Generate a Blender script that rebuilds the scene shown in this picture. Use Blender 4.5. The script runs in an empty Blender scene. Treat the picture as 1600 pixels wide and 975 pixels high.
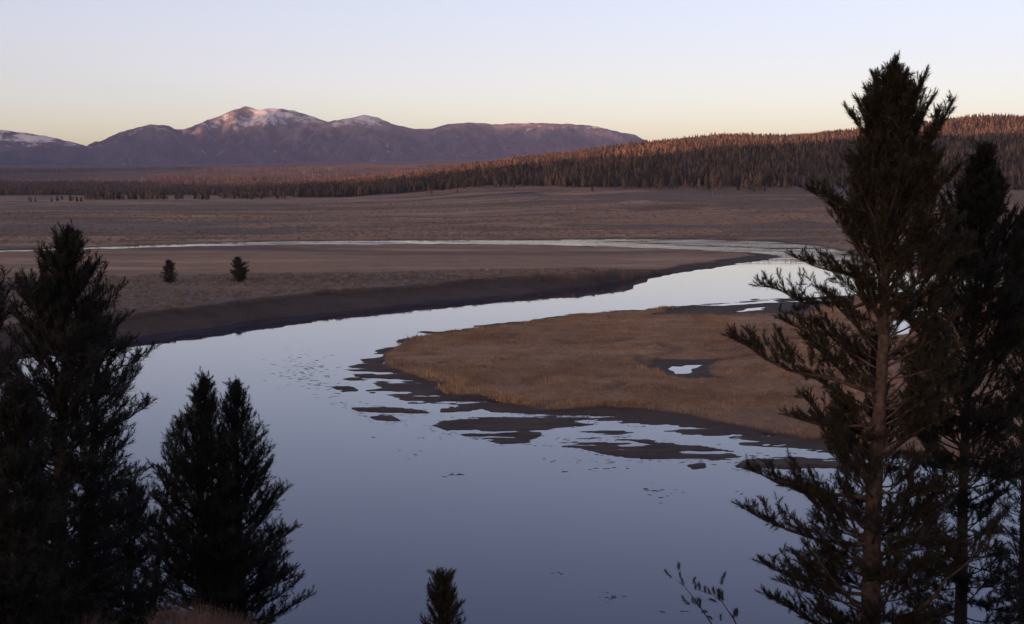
import bpy, math, random
import numpy as np
from mathutils import Vector

scene = bpy.context.scene
C = scene.collection
R = math.radians

# ------------------------------------------------------------------ camera
F = 2222.0                      # focal length in photograph pixels (1600 wide) = 50 mm
HC = 25.0                       # eye height above the river
PITCH = math.atan((487.5 - 285.0) / F)
cam_d = bpy.data.cameras.new('camera')
cam_d.sensor_width = 36.0
cam_d.lens = F / 1600.0 * 36.0
cam_d.clip_start = 0.5
cam_d.clip_end = 80000
cam = bpy.data.objects.new('camera', cam_d)
cam.location = (0, 0, HC)
cam.rotation_euler = (math.pi / 2 - PITCH, 0, 0)
C.objects.link(cam)
scene.camera = cam

# ------------------------------------------------------------------ light
SUN_EL = R(2.5)
SUN_H = np.array([-0.5, -0.866])          # horizontal direction towards the sun: behind, to the left
PERP = np.array([-0.866, 0.5])
world = bpy.data.worlds.new('World')
scene.world = world
world.use_nodes = True
wn = world.node_tree
bg = wn.nodes['Background']
sky = wn.nodes.new('ShaderNodeTexSky')
sky.sky_type = 'NISHITA'
sky.sun_disc = False
sky.sun_elevation = SUN_EL
sky.sun_rotation = math.atan2(SUN_H[0], SUN_H[1])
sky.altitude = 2300
sky.air_density = 0.55
sky.dust_density = 9.0
sky.ozone_density = 0.0
bg.inputs['Strength'].default_value = 0.15
tint = wn.nodes.new('ShaderNodeMix'); tint.data_type = 'RGBA'; tint.blend_type = 'MULTIPLY'   # the slide film's faint magenta cast
tint.inputs[0].default_value = 1.0
tint.inputs[7].default_value = (1.18, 1.06, 1.19, 1)
wn.links.new(sky.outputs[0], tint.inputs[6])
wn.links.new(tint.outputs[2], bg.inputs['Color'])

sun_d = bpy.data.lights.new('sun', 'SUN')
sun_d.energy = 5.0
sun_d.angle = R(0.25)
sun_d.color = (1.0, 0.43, 0.27)
sun = bpy.data.objects.new('sun', sun_d)
to_sun = Vector((SUN_H[0] * math.cos(SUN_EL), SUN_H[1] * math.cos(SUN_EL), math.sin(SUN_EL)))
sun.rotation_euler = to_sun.to_track_quat('Z', 'Y').to_euler()
sun.location = (0, 0, 3000)
C.objects.link(sun)

scene.view_settings.view_transform = 'Standard'
scene.view_settings.look = 'None'
scene.view_settings.gamma = 1.0
scene.view_settings.use_curve_mapping = False
scene.view_settings.exposure = 1.16

scene.render.engine = 'CYCLES'
scene.cycles.use_denoising = True
scene.cycles.max_bounces = 5
scene.cycles.diffuse_bounces = 2
scene.cycles.glossy_bounces = 3
scene.cycles.volume_bounces = 0
scene.cycles.transparent_max_bounces = 8
scene.cycles.use_adaptive_sampling = True
scene.cycles.adaptive_threshold = 0.02

# ------------------------------------------------------------------ helpers
rng = np.random.default_rng(7)
random.seed(7)
cp, sp = math.cos(PITCH), math.sin(PITCH)

def ray(px, py):
    a = (px - 800.0) / F
    b = (487.5 - py) / F
    return np.array([a, cp + b * sp, -sp + b * cp])

def W(px, py, z=0.0):
    """point of the valley floor (height z) seen at a photograph pixel"""
    d = ray(px, py)
    t = (z - HC) / d[2]
    return (d[0] * t, d[1] * t)

def at(px, py, y):
    """point seen at a photograph pixel, at distance y in front of the camera"""
    d = ray(px, py)
    t = y / d[1]
    return np.array([d[0] * t, y, HC + d[2] * t])

def poly(pts, z=0.0):
    return np.array([W(p[0], p[1], p[2] if len(p) > 2 else z) for p in pts])

def sstep(x, a, b):
    t = np.clip((x - a) / (b - a), 0, 1)
    return t * t * (3 - 2 * t)

def _h(ix, iy, seed):
    n = (ix.astype(np.int64) * 374761393 + iy.astype(np.int64) * 668265263 + seed * 1442695041) & 0xffffffff
    n = ((n ^ (n >> 13)) * 1274126177) & 0xffffffff
    n = n ^ (n >> 16)
    return (n & 0xffff).astype(np.float32) / 65535.0

def vnoise(x, y, seed=0):
    ix = np.floor(x); iy = np.floor(y)
    fx = (x - ix).astype(np.float32); fy = (y - iy).astype(np.float32)
    fx = fx * fx * fx * (fx * (fx * 6 - 15) + 10)
    fy = fy * fy * fy * (fy * (fy * 6 - 15) + 10)
    a = _h(ix, iy, seed); b = _h(ix + 1, iy, seed); c = _h(ix, iy + 1, seed); d = _h(ix + 1, iy + 1, seed)
    return (a + (b - a) * fx) * (1 - fy) + (c + (d - c) * fx) * fy

def fbm(x, y, scale, octaves=4, seed=0, gain=0.5):
    s = 0; amp = 1; tot = 0
    x = x / scale; y = y / scale
    for o in range(octaves):
        s = s + amp * (vnoise(x + o * 17.3, y - o * 9.1, seed + o) * 2 - 1)
        tot += amp
        amp *= gain; x = x * 2.03; y = y * 2.03
    return s / tot

def sdf(px, py, P, margin=60.0):
    """signed distance to polygon P, positive inside; far points get -margin"""
    out = np.full(px.shape, -margin, dtype=np.float32)
    lo = P.min(0) - margin; hi = P.max(0) + margin
    idx = np.nonzero((px > lo[0]) & (px < hi[0]) & (py > lo[1]) & (py < hi[1]))[0]
    if len(idx) == 0:
        return out
    x = px[idx].astype(np.float32); y = py[idx].astype(np.float32)
    d2 = np.full(x.shape, 1e12, dtype=np.float32)
    ins = np.zeros(x.shape, dtype=bool)
    n = len(P)
    for i in range(n):
        ax, ay = P[i]; bx, by = P[(i + 1) % n]
        ex, ey = bx - ax, by - ay
        L = ex * ex + ey * ey + 1e-9
        wx = x - np.float32(ax); wy = y - np.float32(ay)
        t = np.clip((wx * np.float32(ex) + wy * np.float32(ey)) / np.float32(L), 0, 1)
        dx = wx - t * np.float32(ex); dy = wy - t * np.float32(ey)
        d2 = np.minimum(d2, dx * dx + dy * dy)
        if ay != by:
            c = ((y < ay) != (y < by)) & (x < (bx - ax) * (y - ay) / (by - ay) + ax)
            ins ^= c
    d = np.sqrt(d2)
    out[idx] = np.where(ins, d, -d)
    return out

def line_dist(px, py, pts, margin=25.0):
    out = np.full(px.shape, margin, dtype=np.float32)
    P = np.array(pts)
    lo = P.min(0) - margin; hi = P.max(0) + margin
    idx = np.nonzero((px > lo[0]) & (px < hi[0]) & (py > lo[1]) & (py < hi[1]))[0]
    x = px[idx]; y = py[idx]
    d2 = np.full(x.shape, margin * margin, dtype=np.float32)
    for (ax, ay), (bx, by) in zip(P[:-1], P[1:]):
        ex, ey = bx - ax, by - ay
        t = np.clip(((x - ax) * ex + (y - ay) * ey) / (ex * ex + ey * ey + 1e-9), 0, 1)
        d2 = np.minimum(d2, (x - ax - t * ex) ** 2 + (y - ay - t * ey) ** 2)
    out[idx] = np.sqrt(d2)
    return out

def mesh_np(name, V, faces, mat=None, smooth=False):
    """faces: (n,3) or (n,4) int array"""
    V = np.ascontiguousarray(V, dtype=np.float32); faces = np.ascontiguousarray(faces, dtype=np.int32)
    me = bpy.data.meshes.new(name)
    n, k = faces.shape
    me.vertices.add(len(V)); me.vertices.foreach_set('co', V.ravel())
    me.loops.add(n * k); me.loops.foreach_set('vertex_index', faces.ravel())
    me.polygons.add(n)
    me.polygons.foreach_set('loop_start', np.arange(0, n * k, k, dtype=np.int32))
    me.polygons.foreach_set('loop_total', np.full(n, k, dtype=np.int32))
    me.polygons.foreach_set('use_smooth', np.full(n, smooth, dtype=bool))
    me.update(calc_edges=True)
    if mat: me.materials.append(mat)
    return me

def link(name, data, parent=None, loc=None):
    o = bpy.data.objects.new(name, data)
    C.objects.link(o)
    if parent: o.parent = parent
    if loc is not None: o.location = loc
    return o

def tag(o, label=None, cat=None, group=None, kind=None):
    if label: o['label'] = label
    if cat: o['category'] = cat
    if group: o['group'] = group
    if kind: o['kind'] = kind
    return o

def grid_faces(nr, nc):
    i = np.arange(nr - 1)[:, None] * nc + np.arange(nc - 1)[None, :]
    return np.stack([i, i + 1, i + nc + 1, i + nc], -1).reshape(-1, 4)

# ------------------------------------------------------------------ materials
def new_mat(name):
    m = bpy.data.materials.new(name); m.use_nodes = True
    nt = m.node_tree
    b = nt.nodes['Principled BSDF']
    return m, nt, b

def N(nt, typ, **kw):
    n = nt.nodes.new(typ)
    for k, v in kw.items(): setattr(n, k, v)
    return n

def noise(nt, vec, scale, detail=4, rough=0.55):
    n = N(nt, 'ShaderNodeTexNoise')
    n.inputs['Scale'].default_value = scale
    n.inputs['Detail'].default_value = detail
    n.inputs['Roughness'].default_value = rough
    if vec is not None: nt.links.new(vec, n.inputs['Vector'])
    return n.outputs['Fac']

def ramp(nt, fac, stops):
    r = N(nt, 'ShaderNodeValToRGB')
    e = r.color_ramp.elements
    while len(e) < len(stops): e.new(0.5)
    for el, (p, c) in zip(e, stops):
        el.position = p
        el.color = (c, c, c, 1) if not hasattr(c, '__len__') else (*c, 1)
    nt.links.new(fac, r.inputs[0])
    return r.outputs[0]

def mix(nt, fac, a, b):
    m = N(nt, 'ShaderNodeMix', data_type='RGBA')
    for s, v in ((m.inputs[0], fac), (m.inputs[6], a), (m.inputs[7], b)):
        if hasattr(v, 'is_output'): nt.links.new(v, s)
        elif hasattr(v, '__len__'): s.default_value = (*v, 1)
        else: s.default_value = v
    return m.outputs[2]

def math_(nt, op, a, b=None, clamp=False):
    m = N(nt, 'ShaderNodeMath', operation=op, use_clamp=clamp)
    for s, v in zip(m.inputs, (a, b)):
        if v is None: continue
        if hasattr(v, 'is_output'): nt.links.new(v, s)
        else: s.default_value = v
    return m.outputs[0]

def bump(nt, h, strength, dist, b):
    n = N(nt, 'ShaderNodeBump')
    n.inputs['Strength'].default_value = strength
    n.inputs['Distance'].default_value = dist
    nt.links.new(h, n.inputs['Height'])
    nt.links.new(n.outputs[0], b.inputs['Normal'])

def simple_mat(name, c1, c2, scale, rough=0.9, world_pos=True, spec=0.2):
    m, nt, b = new_mat(name)
    g = N(nt, 'ShaderNodeNewGeometry') if world_pos else N(nt, 'ShaderNodeTexCoord')
    v = g.outputs['Position'] if world_pos else g.outputs['Object']
    f = ramp(nt, noise(nt, v, scale, 3), [(0.35, 0.0), (0.65, 1.0)])
    nt.links.new(mix(nt, f, c1, c2), b.inputs['Base Color'])
    b.inputs['Roughness'].default_value = rough
    b.inputs['Specular IOR Level'].default_value = spec
    return m

# ground: the vertex attribute "cover" says what grows there (R golden grass, G sagebrush, B mud, A woodland floor)
GM, nt, b = new_mat('valley_ground')
att = N(nt, 'ShaderNodeAttribute', attribute_name='cover')
sep = N(nt, 'ShaderNodeSeparateColor'); nt.links.new(att.outputs['Color'], sep.inputs[0])
pos = N(nt, 'ShaderNodeNewGeometry').outputs['Position']
nf = noise(nt, pos, 0.9, 5, 0.65); nm = noise(nt, pos, 0.12, 4, 0.6); nb = noise(nt, pos, 0.018, 4, 0.55)
gold = mix(nt, ramp(nt, nf, [(0.3, 0.0), (0.7, 1.0)]), (0.24, 0.145, 0.092), (0.39, 0.25, 0.16))
gold = mix(nt, ramp(nt, nm, [(0.35, 0.0), (0.72, 0.75)]), gold, (0.19, 0.125, 0.095))
sage = mix(nt, ramp(nt, nf, [(0.35, 0.0), (0.68, 1.0)]), (0.092, 0.068, 0.064), (0.185, 0.142, 0.126))
sage = mix(nt, ramp(nt, nb, [(0.45, 0.0), (0.7, 0.6)]), sage, (0.22, 0.15, 0.105))
mud = mix(nt, ramp(nt, nm, [(0.3, 0.0), (0.7, 1.0)]), (0.038, 0.026, 0.023), (0.074, 0.052, 0.045))
mud = mix(nt, ramp(nt, nf, [(0.4, 0.0), (0.75, 0.5)]), mud, (0.088, 0.064, 0.056))
wood = mix(nt, ramp(nt, nm, [(0.35, 0.0), (0.65, 1.0)]), (0.035, 0.028, 0.024), (0.075, 0.05, 0.035))
smap = N(nt, 'ShaderNodeMapping'); nt.links.new(pos, smap.inputs[0]); smap.inputs['Scale'].default_value = (0.35, 1.0, 1.0)
st1 = noise(nt, smap.outputs[0], 0.013, 5, 0.62); st2 = noise(nt, smap.outputs[0], 0.031, 4, 0.6)
gold = mix(nt, ramp(nt, st1, [(0.50, 0.0), (0.62, 0.85)]), gold, (0.105, 0.070, 0.062))      # sedge and bare soil between the hay-coloured stands
gold = mix(nt, ramp(nt, st2, [(0.55, 0.0), (0.68, 0.8)]), gold, (0.42, 0.295, 0.205))
sage = mix(nt, ramp(nt, st1, [(0.34, 0.8), (0.46, 0.0)]), sage, (0.060, 0.044, 0.044))
sage = mix(nt, ramp(nt, st2, [(0.56, 0.0), (0.70, 0.7)]), sage, (0.27, 0.195, 0.15))
jit = math_(nt, 'MULTIPLY', math_(nt, 'SUBTRACT', nm, 0.5), 0.5)
def jitter(ch): return ramp(nt, math_(nt, 'ADD', ch, jit), [(0.35, 0.0), (0.65, 1.0)])
col = mix(nt, jitter(sep.outputs[1]), gold, sage)
col = mix(nt, jitter(att.outputs['Alpha']), col, wood)
col = mix(nt, sep.outputs[2], col, mud)
nt.links.new(col, b.inputs['Base Color'])
rgh = N(nt, 'ShaderNodeMapRange'); rgh.inputs['To Min'].default_value = 0.95; rgh.inputs['To Max'].default_value = 0.85   # damp mud
nt.links.new(sep.outputs[2], rgh.inputs['Value']); nt.links.new(rgh.outputs[0], b.inputs['Roughness'])
b.inputs['Specular IOR Level'].default_value = 0.2
bump(nt, nf, 0.6, 0.25, b)

# river
WM, nt, b = new_mat('river_water')
b.inputs['Base Color'].default_value = (0.006, 0.009, 0.055, 1)
b.inputs['Specular Tint'].default_value = (0.20, 0.28, 1.0, 1)
b.inputs['Roughness'].default_value = 0.02
b.inputs['IOR'].default_value = 1.333
tc = N(nt, 'ShaderNodeNewGeometry').outputs['Position']
mp = N(nt, 'ShaderNodeMapping'); nt.links.new(tc, mp.inputs[0]); mp.inputs['Scale'].default_value = (1.0, 0.55, 1.0)
w1 = noise(nt, mp.outputs[0], 1.1, 3, 0.6)
mp2 = N(nt, 'ShaderNodeMapping'); nt.links.new(tc, mp2.inputs[0]); mp2.inputs['Scale'].default_value = (0.4, 1.0, 1.0); mp2.inputs['Rotation'].default_value = (0, 0, 0.35)
w2 = noise(nt, mp2.outputs[0], 0.07, 4, 0.6)
amp = ramp(nt, w2, [(0.42, 0.06), (0.66, 1.0)])
ysep = N(nt, 'ShaderNodeSeparateXYZ'); nt.links.new(tc, ysep.inputs[0])
riffle = N(nt, 'ShaderNodeMapRange'); riffle.inputs['From Min'].default_value = 430; riffle.inputs['From Max'].default_value = 520   # the far reach runs over shallow riffles
riffle.inputs['To Min'].default_value = 1.0; riffle.inputs['To Max'].default_value = 16.0; riffle.clamp = True
nt.links.new(ysep.outputs[1], riffle.inputs['Value'])
amp = math_(nt, 'MULTIPLY', amp, riffle.outputs[0])
bump(nt, math_(nt, 'MULTIPLY', w1, amp), 0.05, 0.10, b)

# mountains: wooded slopes, bare rock and snow
MM, nt, b = new_mat('mountain_slope')
pos = N(nt, 'ShaderNodeNewGeometry').outputs['Position']
sx = N(nt, 'ShaderNodeSeparateXYZ'); nt.links.new(pos, sx.inputs[0])
n1 = noise(nt, pos, 0.004, 6, 0.65); n2 = noise(nt, pos, 0.0011, 5, 0.6); n3 = noise(nt, pos, 0.0065, 8, 0.7)
forest_haze_c = mix(nt, ramp(nt, n1, [(0.35, 0.0), (0.65, 1.0)]), (0.024, 0.038, 0.072), (0.055, 0.072, 0.112))  # woodland colour with the blue of distant haze put into it
rock_c = mix(nt, ramp(nt, n1, [(0.3, 0.0), (0.7, 1.0)]), (0.10, 0.090, 0.095), (0.22, 0.185, 0.175))
zz = math_(nt, 'ADD', sx.outputs[2], math_(nt, 'MULTIPLY', math_(nt, 'SUBTRACT', n1, 0.5), 500.0))
f_rock = ramp(nt, math_(nt, 'MULTIPLY', zz, 0.001), [(0.40, 0.0), (0.56, 1.0)])
mc = mix(nt, f_rock, forest_haze_c, rock_c)
satt = N(nt, 'ShaderNodeAttribute', attribute_name='snow')
f_snow = ramp(nt, math_(nt, 'ADD', satt.outputs['Fac'], math_(nt, 'MULTIPLY', math_(nt, 'SUBTRACT', n3, 0.5), 2.6)), [(0.50, 0.0), (0.80, 1.0)])
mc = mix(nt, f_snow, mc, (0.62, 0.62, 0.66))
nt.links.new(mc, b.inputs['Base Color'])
b.inputs['Roughness'].default_value = 0.95
b.inputs['Specular IOR Level'].default_value = 0.1
bump(nt, n1, 0.8, 60.0, b)

def needle_mat(name, c1, c2):
    m, nt, b = new_mat(name)
    pos = N(nt, 'ShaderNodeNewGeometry').outputs['Position']
    oi = N(nt, 'ShaderNodeObjectInfo').outputs['Random']
    f = math_(nt, 'ADD', math_(nt, 'MULTIPLY', noise(nt, pos, 2.3, 3), 0.7), math_(nt, 'MULTIPLY', oi, 0.3))
    nt.links.new(mix(nt, ramp(nt, f, [(0.35, 0.0), (0.65, 1.0)]), c1, c2), b.inputs['Base Color'])
    b.inputs['Roughness'].default_value = 0.6
    b.inputs['Specular IOR Level'].default_value = 0.25
    return m
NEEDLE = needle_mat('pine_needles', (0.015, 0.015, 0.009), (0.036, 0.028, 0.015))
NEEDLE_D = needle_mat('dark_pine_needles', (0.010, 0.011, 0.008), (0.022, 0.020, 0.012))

FORM, nt, b = new_mat('forest_needles')
oi = N(nt, 'ShaderNodeObjectInfo').outputs['Random']
pos = N(nt, 'ShaderNodeNewGeometry').outputs['Position']
fr = math_(nt, 'ADD', math_(nt, 'MULTIPLY', noise(nt, pos, 0.01, 3), 0.5), math_(nt, 'MULTIPLY', oi, 0.5))
fc = ramp(nt, fr, [(0.3, (0.020, 0.022, 0.024)), (0.5, (0.046, 0.040, 0.036)), (0.75, (0.125, 0.085, 0.062))])
nt.links.new(fc, b.inputs['Base Color']); b.inputs['Roughness'].default_value = 0.9
b.inputs['Specular IOR Level'].default_value = 0.1

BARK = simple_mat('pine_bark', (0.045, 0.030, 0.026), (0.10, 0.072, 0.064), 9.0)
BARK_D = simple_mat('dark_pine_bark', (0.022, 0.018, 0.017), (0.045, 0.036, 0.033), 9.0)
DEAD = simple_mat('weathered_wood', (0.2, 0.18, 0.16), (0.34, 0.31, 0.28), 5.0)
WEED = simple_mat('water_weed', (0.02, 0.018, 0.018), (0.05, 0.042, 0.04), 2.0)
GRASS, nt, b = new_mat('golden_meadow_grass')
pos = N(nt, 'ShaderNodeNewGeometry').outputs['Position']
ga = mix(nt, ramp(nt, noise(nt, pos, 0.4, 3), [(0.35, 0.0), (0.65, 1.0)]), (0.21, 0.142, 0.100), (0.36, 0.255, 0.182))
ga = mix(nt, ramp(nt, noise(nt, pos, 0.07, 4, 0.6), [(0.42, 0.0), (0.62, 0.8)]), ga, (0.165, 0.105, 0.076))
ga = mix(nt, ramp(nt, noise(nt, pos, 0.11, 3, 0.6), [(0.58, 0.0), (0.72, 0.7)]), ga, (0.36, 0.26, 0.18))
nt.links.new(ga, b.inputs['Base Color']); b.inputs['Roughness'].default_value = 0.9; b.inputs['Specular IOR Level'].default_value = 0.15
REED = simple_mat('pale_shore_sedge', (0.27, 0.17, 0.10), (0.42, 0.30, 0.19), 0.8)
SAGE = simple_mat('sagebrush_leaves', (0.11, 0.088, 0.080), (0.27, 0.22, 0.195), 0.5)
BRUSH = simple_mat('dry_bluff_grass', (0.14, 0.085, 0.07), (0.26, 0.17, 0.14), 1.5)

# ------------------------------------------------------------------ the valley floor
# north bank tongue between the near bend and the far reach
T_SOUTH = [(-700, 640), (-300, 590), (0, 548), (110, 536), (220, 525), (300, 515), (400, 500), (500, 490), (600, 480), (700, 468),
           (800, 460), (870, 452), (960, 441), (1000, 432), (1060, 425), (1130, 415), (1170, 409), (1205, 404)]
T_NORTH = [(1218, 400), (1195, 396), (1130, 393), (1060, 390), (960, 386), (860, 382.5), (700, 381.5), (600, 382.5), (500, 382),
           (400, 383), (330, 384.5), (145, 389), (0, 394), (-300, 402), (-700, 415)]
tongue = poly(T_SOUTH + T_NORTH)
T_TOP = [(-700, 585, 3), (-300, 545, 3), (0, 507, 3), (110, 497, 3), (215, 487, 3), (300, 478, 3), (400, 466, 3), (500, 455, 3), (600, 448, 3),
         (700, 440, 3), (800, 432, 3), (900, 427, 3), (980, 423.5, 2.4), (1010, 421, 1.6), (1060, 414, 1.2), (1130, 405, 1), (1178, 399, .8),
         (1150, 395, .8), (1060, 391, .8), (960, 387, .8), (860, 383.5, .8), (700, 382.3, .8), (500, 382.8, .8), (330, 385.3, .8),
         (145, 389.8, .8), (0, 395, .8), (-300, 403, .8), (-700, 417, .8)]
tongue_top = poly(T_TOP)
SAGE_P = [(-700, 590, 3), (0, 520, 3), (215, 495, 3), (500, 462, 3), (800, 438, 3), (985, 426, 3), (1000, 420.5, 3), (900, 419, 3), (750, 421, 3),
          (600, 425, 3), (400, 428, 3), (150, 430.5, 3), (0, 433, 3), (-700, 445, 3)]
sage_p = poly(SAGE_P)
FAR_BANK = [(-900, 413), (-300, 400), (0, 391.5), (140, 386.5), (250, 382), (330, 379.5), (400, 377.5), (500, 376), (640, 375), (800, 374.5),
            (900, 373.5), (1000, 372.5), (1100, 373.5), (1200, 377), (1270, 384), (1330, 395), (1400, 404), (1480, 409), (1600, 413), (1800, 420), (2300, 435),
            (3300, 470)]
far_bank = np.array(poly(FAR_BANK).tolist() + [[4500, 350], [4500, 12000], [-4500, 12000], [-4500, 500]])
# right-hand peninsula: shoreline with its mud
PEN = [(2600, 470), (1900, 448), (1600, 446), (1450, 452), (1300, 463), (1205, 467), (1150, 471), (1085, 476.5), (1000, 483), (940, 487), (860, 496),
       (800, 503), (740, 509), (690, 517), (655, 518.5), (646, 520), (672, 521.5), (640, 529), (620, 538), (597, 544), (590, 553), (560, 560), (574, 564),
       (556, 572), (544, 577), (558, 583), (556, 590), (537, 594), (580, 597), (590, 602), (603, 607), (572, 609), (580, 614), (612, 618), (622, 623),
       (637, 629), (705, 629.5), (690, 637), (687, 645), (730, 643), (755, 638), (775, 645), (828, 650), (880, 656), (930, 660), (971, 663),
       (1010, 670), (1044, 677), (1138, 684), (1160, 696), (1243, 700), (1300, 712), (1400, 722), (1480, 735), (1600, 750), (1900, 800), (2600, 920)]
pen = poly(PEN)
PEN_G = [(2600, 480), (1900, 458), (1600, 453), (1450, 459), (1310, 469), (1255, 492), (1200, 490), (1130, 494), (1060, 491), (1010, 492), (1060, 480), (1000, 484.5), (940, 488.5), (860, 498), (800, 505),
         (740, 512), (690, 520), (650, 530), (620, 543), (607, 553), (605, 566), (615, 574), (631, 580), (659, 590), (681, 594), (712, 601), (690, 602), (675, 605), (700, 612),
         (753, 616), (780, 624), (806, 629), (837, 635), (870, 639), (905, 637), (939, 635), (1009, 637), (1079, 646), (1114, 656), (1183, 668),
         (1253, 681), (1400, 703), (1600, 728), (1900, 775), (2600, 890)]
pen_g = poly(PEN_G, 0.35)
ISLETS = [
    [(530, 629), (545, 635), (562, 643), (575, 650), (587, 657), (616, 660), (626, 657), (612, 652), (640, 648), (669, 646), (655, 641), (620, 637), (575, 632)],
    [(675, 664), (690, 657), (706, 653.5), (744, 652), (822, 651.5), (880, 657), (932, 662), (900, 667), (873, 668), (850, 672), (842, 681), (822, 692.5), (781, 693), (744, 685),
     (706, 676)],
    [(852, 694), (880, 686), (930, 684), (981, 682), (1044, 691), (1114, 700), (1177, 710), (1149, 721), (1100, 719), (1072, 719), (1009, 719), (939, 708), (905, 700), (880, 698)],
    [(1149, 729), (1160, 720), (1177, 714.5), (1239, 708), (1310, 716), (1420, 731), (1330, 737), (1240, 734), (1190, 736)],
    [(520, 606), (535, 603), (555, 605), (559, 610), (540, 612)],
    [(903, 675), (950, 671.5), (995, 676), (960, 680)],
    [(1072, 726), (1100, 724), (1103, 731), (1085, 733)],
]
islets = [poly(p) for p in ISLETS]
PONDS = [  # open water inside the peninsula and its mud
    [(1037, 575), (1046, 571.5), (1060, 572.5), (1075, 570), (1104, 569.5), (1104, 573), (1084, 576), (1080, 582), (1051, 584.5), (1044, 580)],
    [(1089, 478.5), (1140, 473.5), (1208, 469), (1212, 472), (1160, 476), (1120, 479)],
    [(1143, 488), (1165, 483), (1192, 480.5), (1190, 484), (1165, 487.5)],
    [(1205, 472), (1260, 468.5), (1320, 467), (1320, 470), (1260, 471.5)],
    [(1385, 528), (1390, 505), (1412, 487), (1448, 476), (1476, 474), (1470, 488), (1440, 508), (1412, 524)],
    [(1310, 531), (1322, 527), (1345, 526), (1330, 532)],
    [(745, 670), (775, 661), (808, 662), (800, 670), (765, 678)],
    [(716, 657.5), (733, 655.5), (736, 658), (722, 659)],
    [(860, 660), (890, 657.5), (955, 658.5), (970, 663), (930, 664.5), (890, 664)],
]
ponds = [poly(p) for p in PONDS]
POOL_MUD = [poly([(1008, 570), (1030, 560), (1080, 561), (1135, 559), (1118, 570), (1112, 582), (1128, 590), (1080, 591), (1040, 588)], 0.3)]
CREASES = [[(1000, 540), (1030, 538), (1055, 544), (1040, 549)], [(868, 532), (890, 536), (960, 536), (985, 532)],
           [(1010, 572), (1005, 555), (1040, 549)], [(1100, 546), (1150, 545), (1210, 538), (1260, 527), (1330, 522), (1400, 515)],
           [(960, 605), (975, 597)], [(1135, 559), (1180, 553)], [(780, 530), (800, 522)], [(840, 634), (870, 626), (930, 622)]]
creases = [[W(p[0], p[1], 0.5) for p in c] for c in CREASES]

RIDGE_PX = [-400, 300, 400, 470, 560, 640, 700, 760, 820, 900, 1000, 1100, 1200, 1300, 1400, 1500, 1600, 1900, 2600]
RIDGE_H = [0, 0, 1, 5, 12, 23, 33, 42, 49, 57, 66, 76, 82, 90, 97, 102, 106, 112, 112]

def far_ground(x, y):
    """height of the plain, the wooded ridge on the right and the rolling woodland further back"""
    d = np.maximum(y, 1.0)
    px = 800 + F * x / np.maximum(y, 60)
    right = sstep(px, 350, 1250)
    z = 0.8 + sstep(y, 560, 1450) * (2.2 + 8.5 * right)
    z = z + sstep(y, 620, 1000) * (1 - sstep(y, 2200, 3000)) * (fbm(x, y, 130, 4, 3) * (1.2 + 6.5 * right))
    z = z + 1.7 * sstep(px, 640, 820) * sstep(y + 14 * fbm(x, y, 60, 3, 9), 800, 808)
    hr = np.interp(px, RIDGE_PX, RIDGE_H)
    cross = np.interp(y, [1400, 1480, 1750, 2050, 2300, 2700, 3600, 9000], [0, 0.02, 0.36, 0.76, 1, 1.03, 0.7, 0.55])
    z = z + hr * cross + sstep(y, 1500, 2000) * fbm(x, y, 260, 3, 11) * (3 + 0.05 * hr)
    left = 1 - sstep(px, 450, 900)
    z = z + sstep(y, 3100, 7200) * 78 + sstep(y, 3300, 5000) * fbm(x, y, 1300, 4, 5) * 26 + sstep(y, 6800, 10500) * 75
    return z

CLEFT = lambda x, y: 1 - sstep(x + 0.16 * (y - 30), -6.5, -3.2)
def bluff(x, y):
    zr = np.interp(y, [-6000, -400, -60, -6, 0, 4, 30, 64, 72, 80], [60, 45, 29, 24.2, 23.3, 22.3, 12.6, 0.2, -1.2, -1.6])
    zl = np.interp(y, [-6000, -400, -60, -6, 0, 4, 22, 36, 42, 66, 74, 80], [60, 45, 29, 24.2, 23.3, 22.4, 17.8, 13.6, 11.6, 0.2, -1.2, -1.6])
    c = CLEFT(x, y)
    return zr + (zl - zr) * c + fbm(x, y, 7, 4, 21) * 0.35 * sstep(y, -400, 4)

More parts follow.
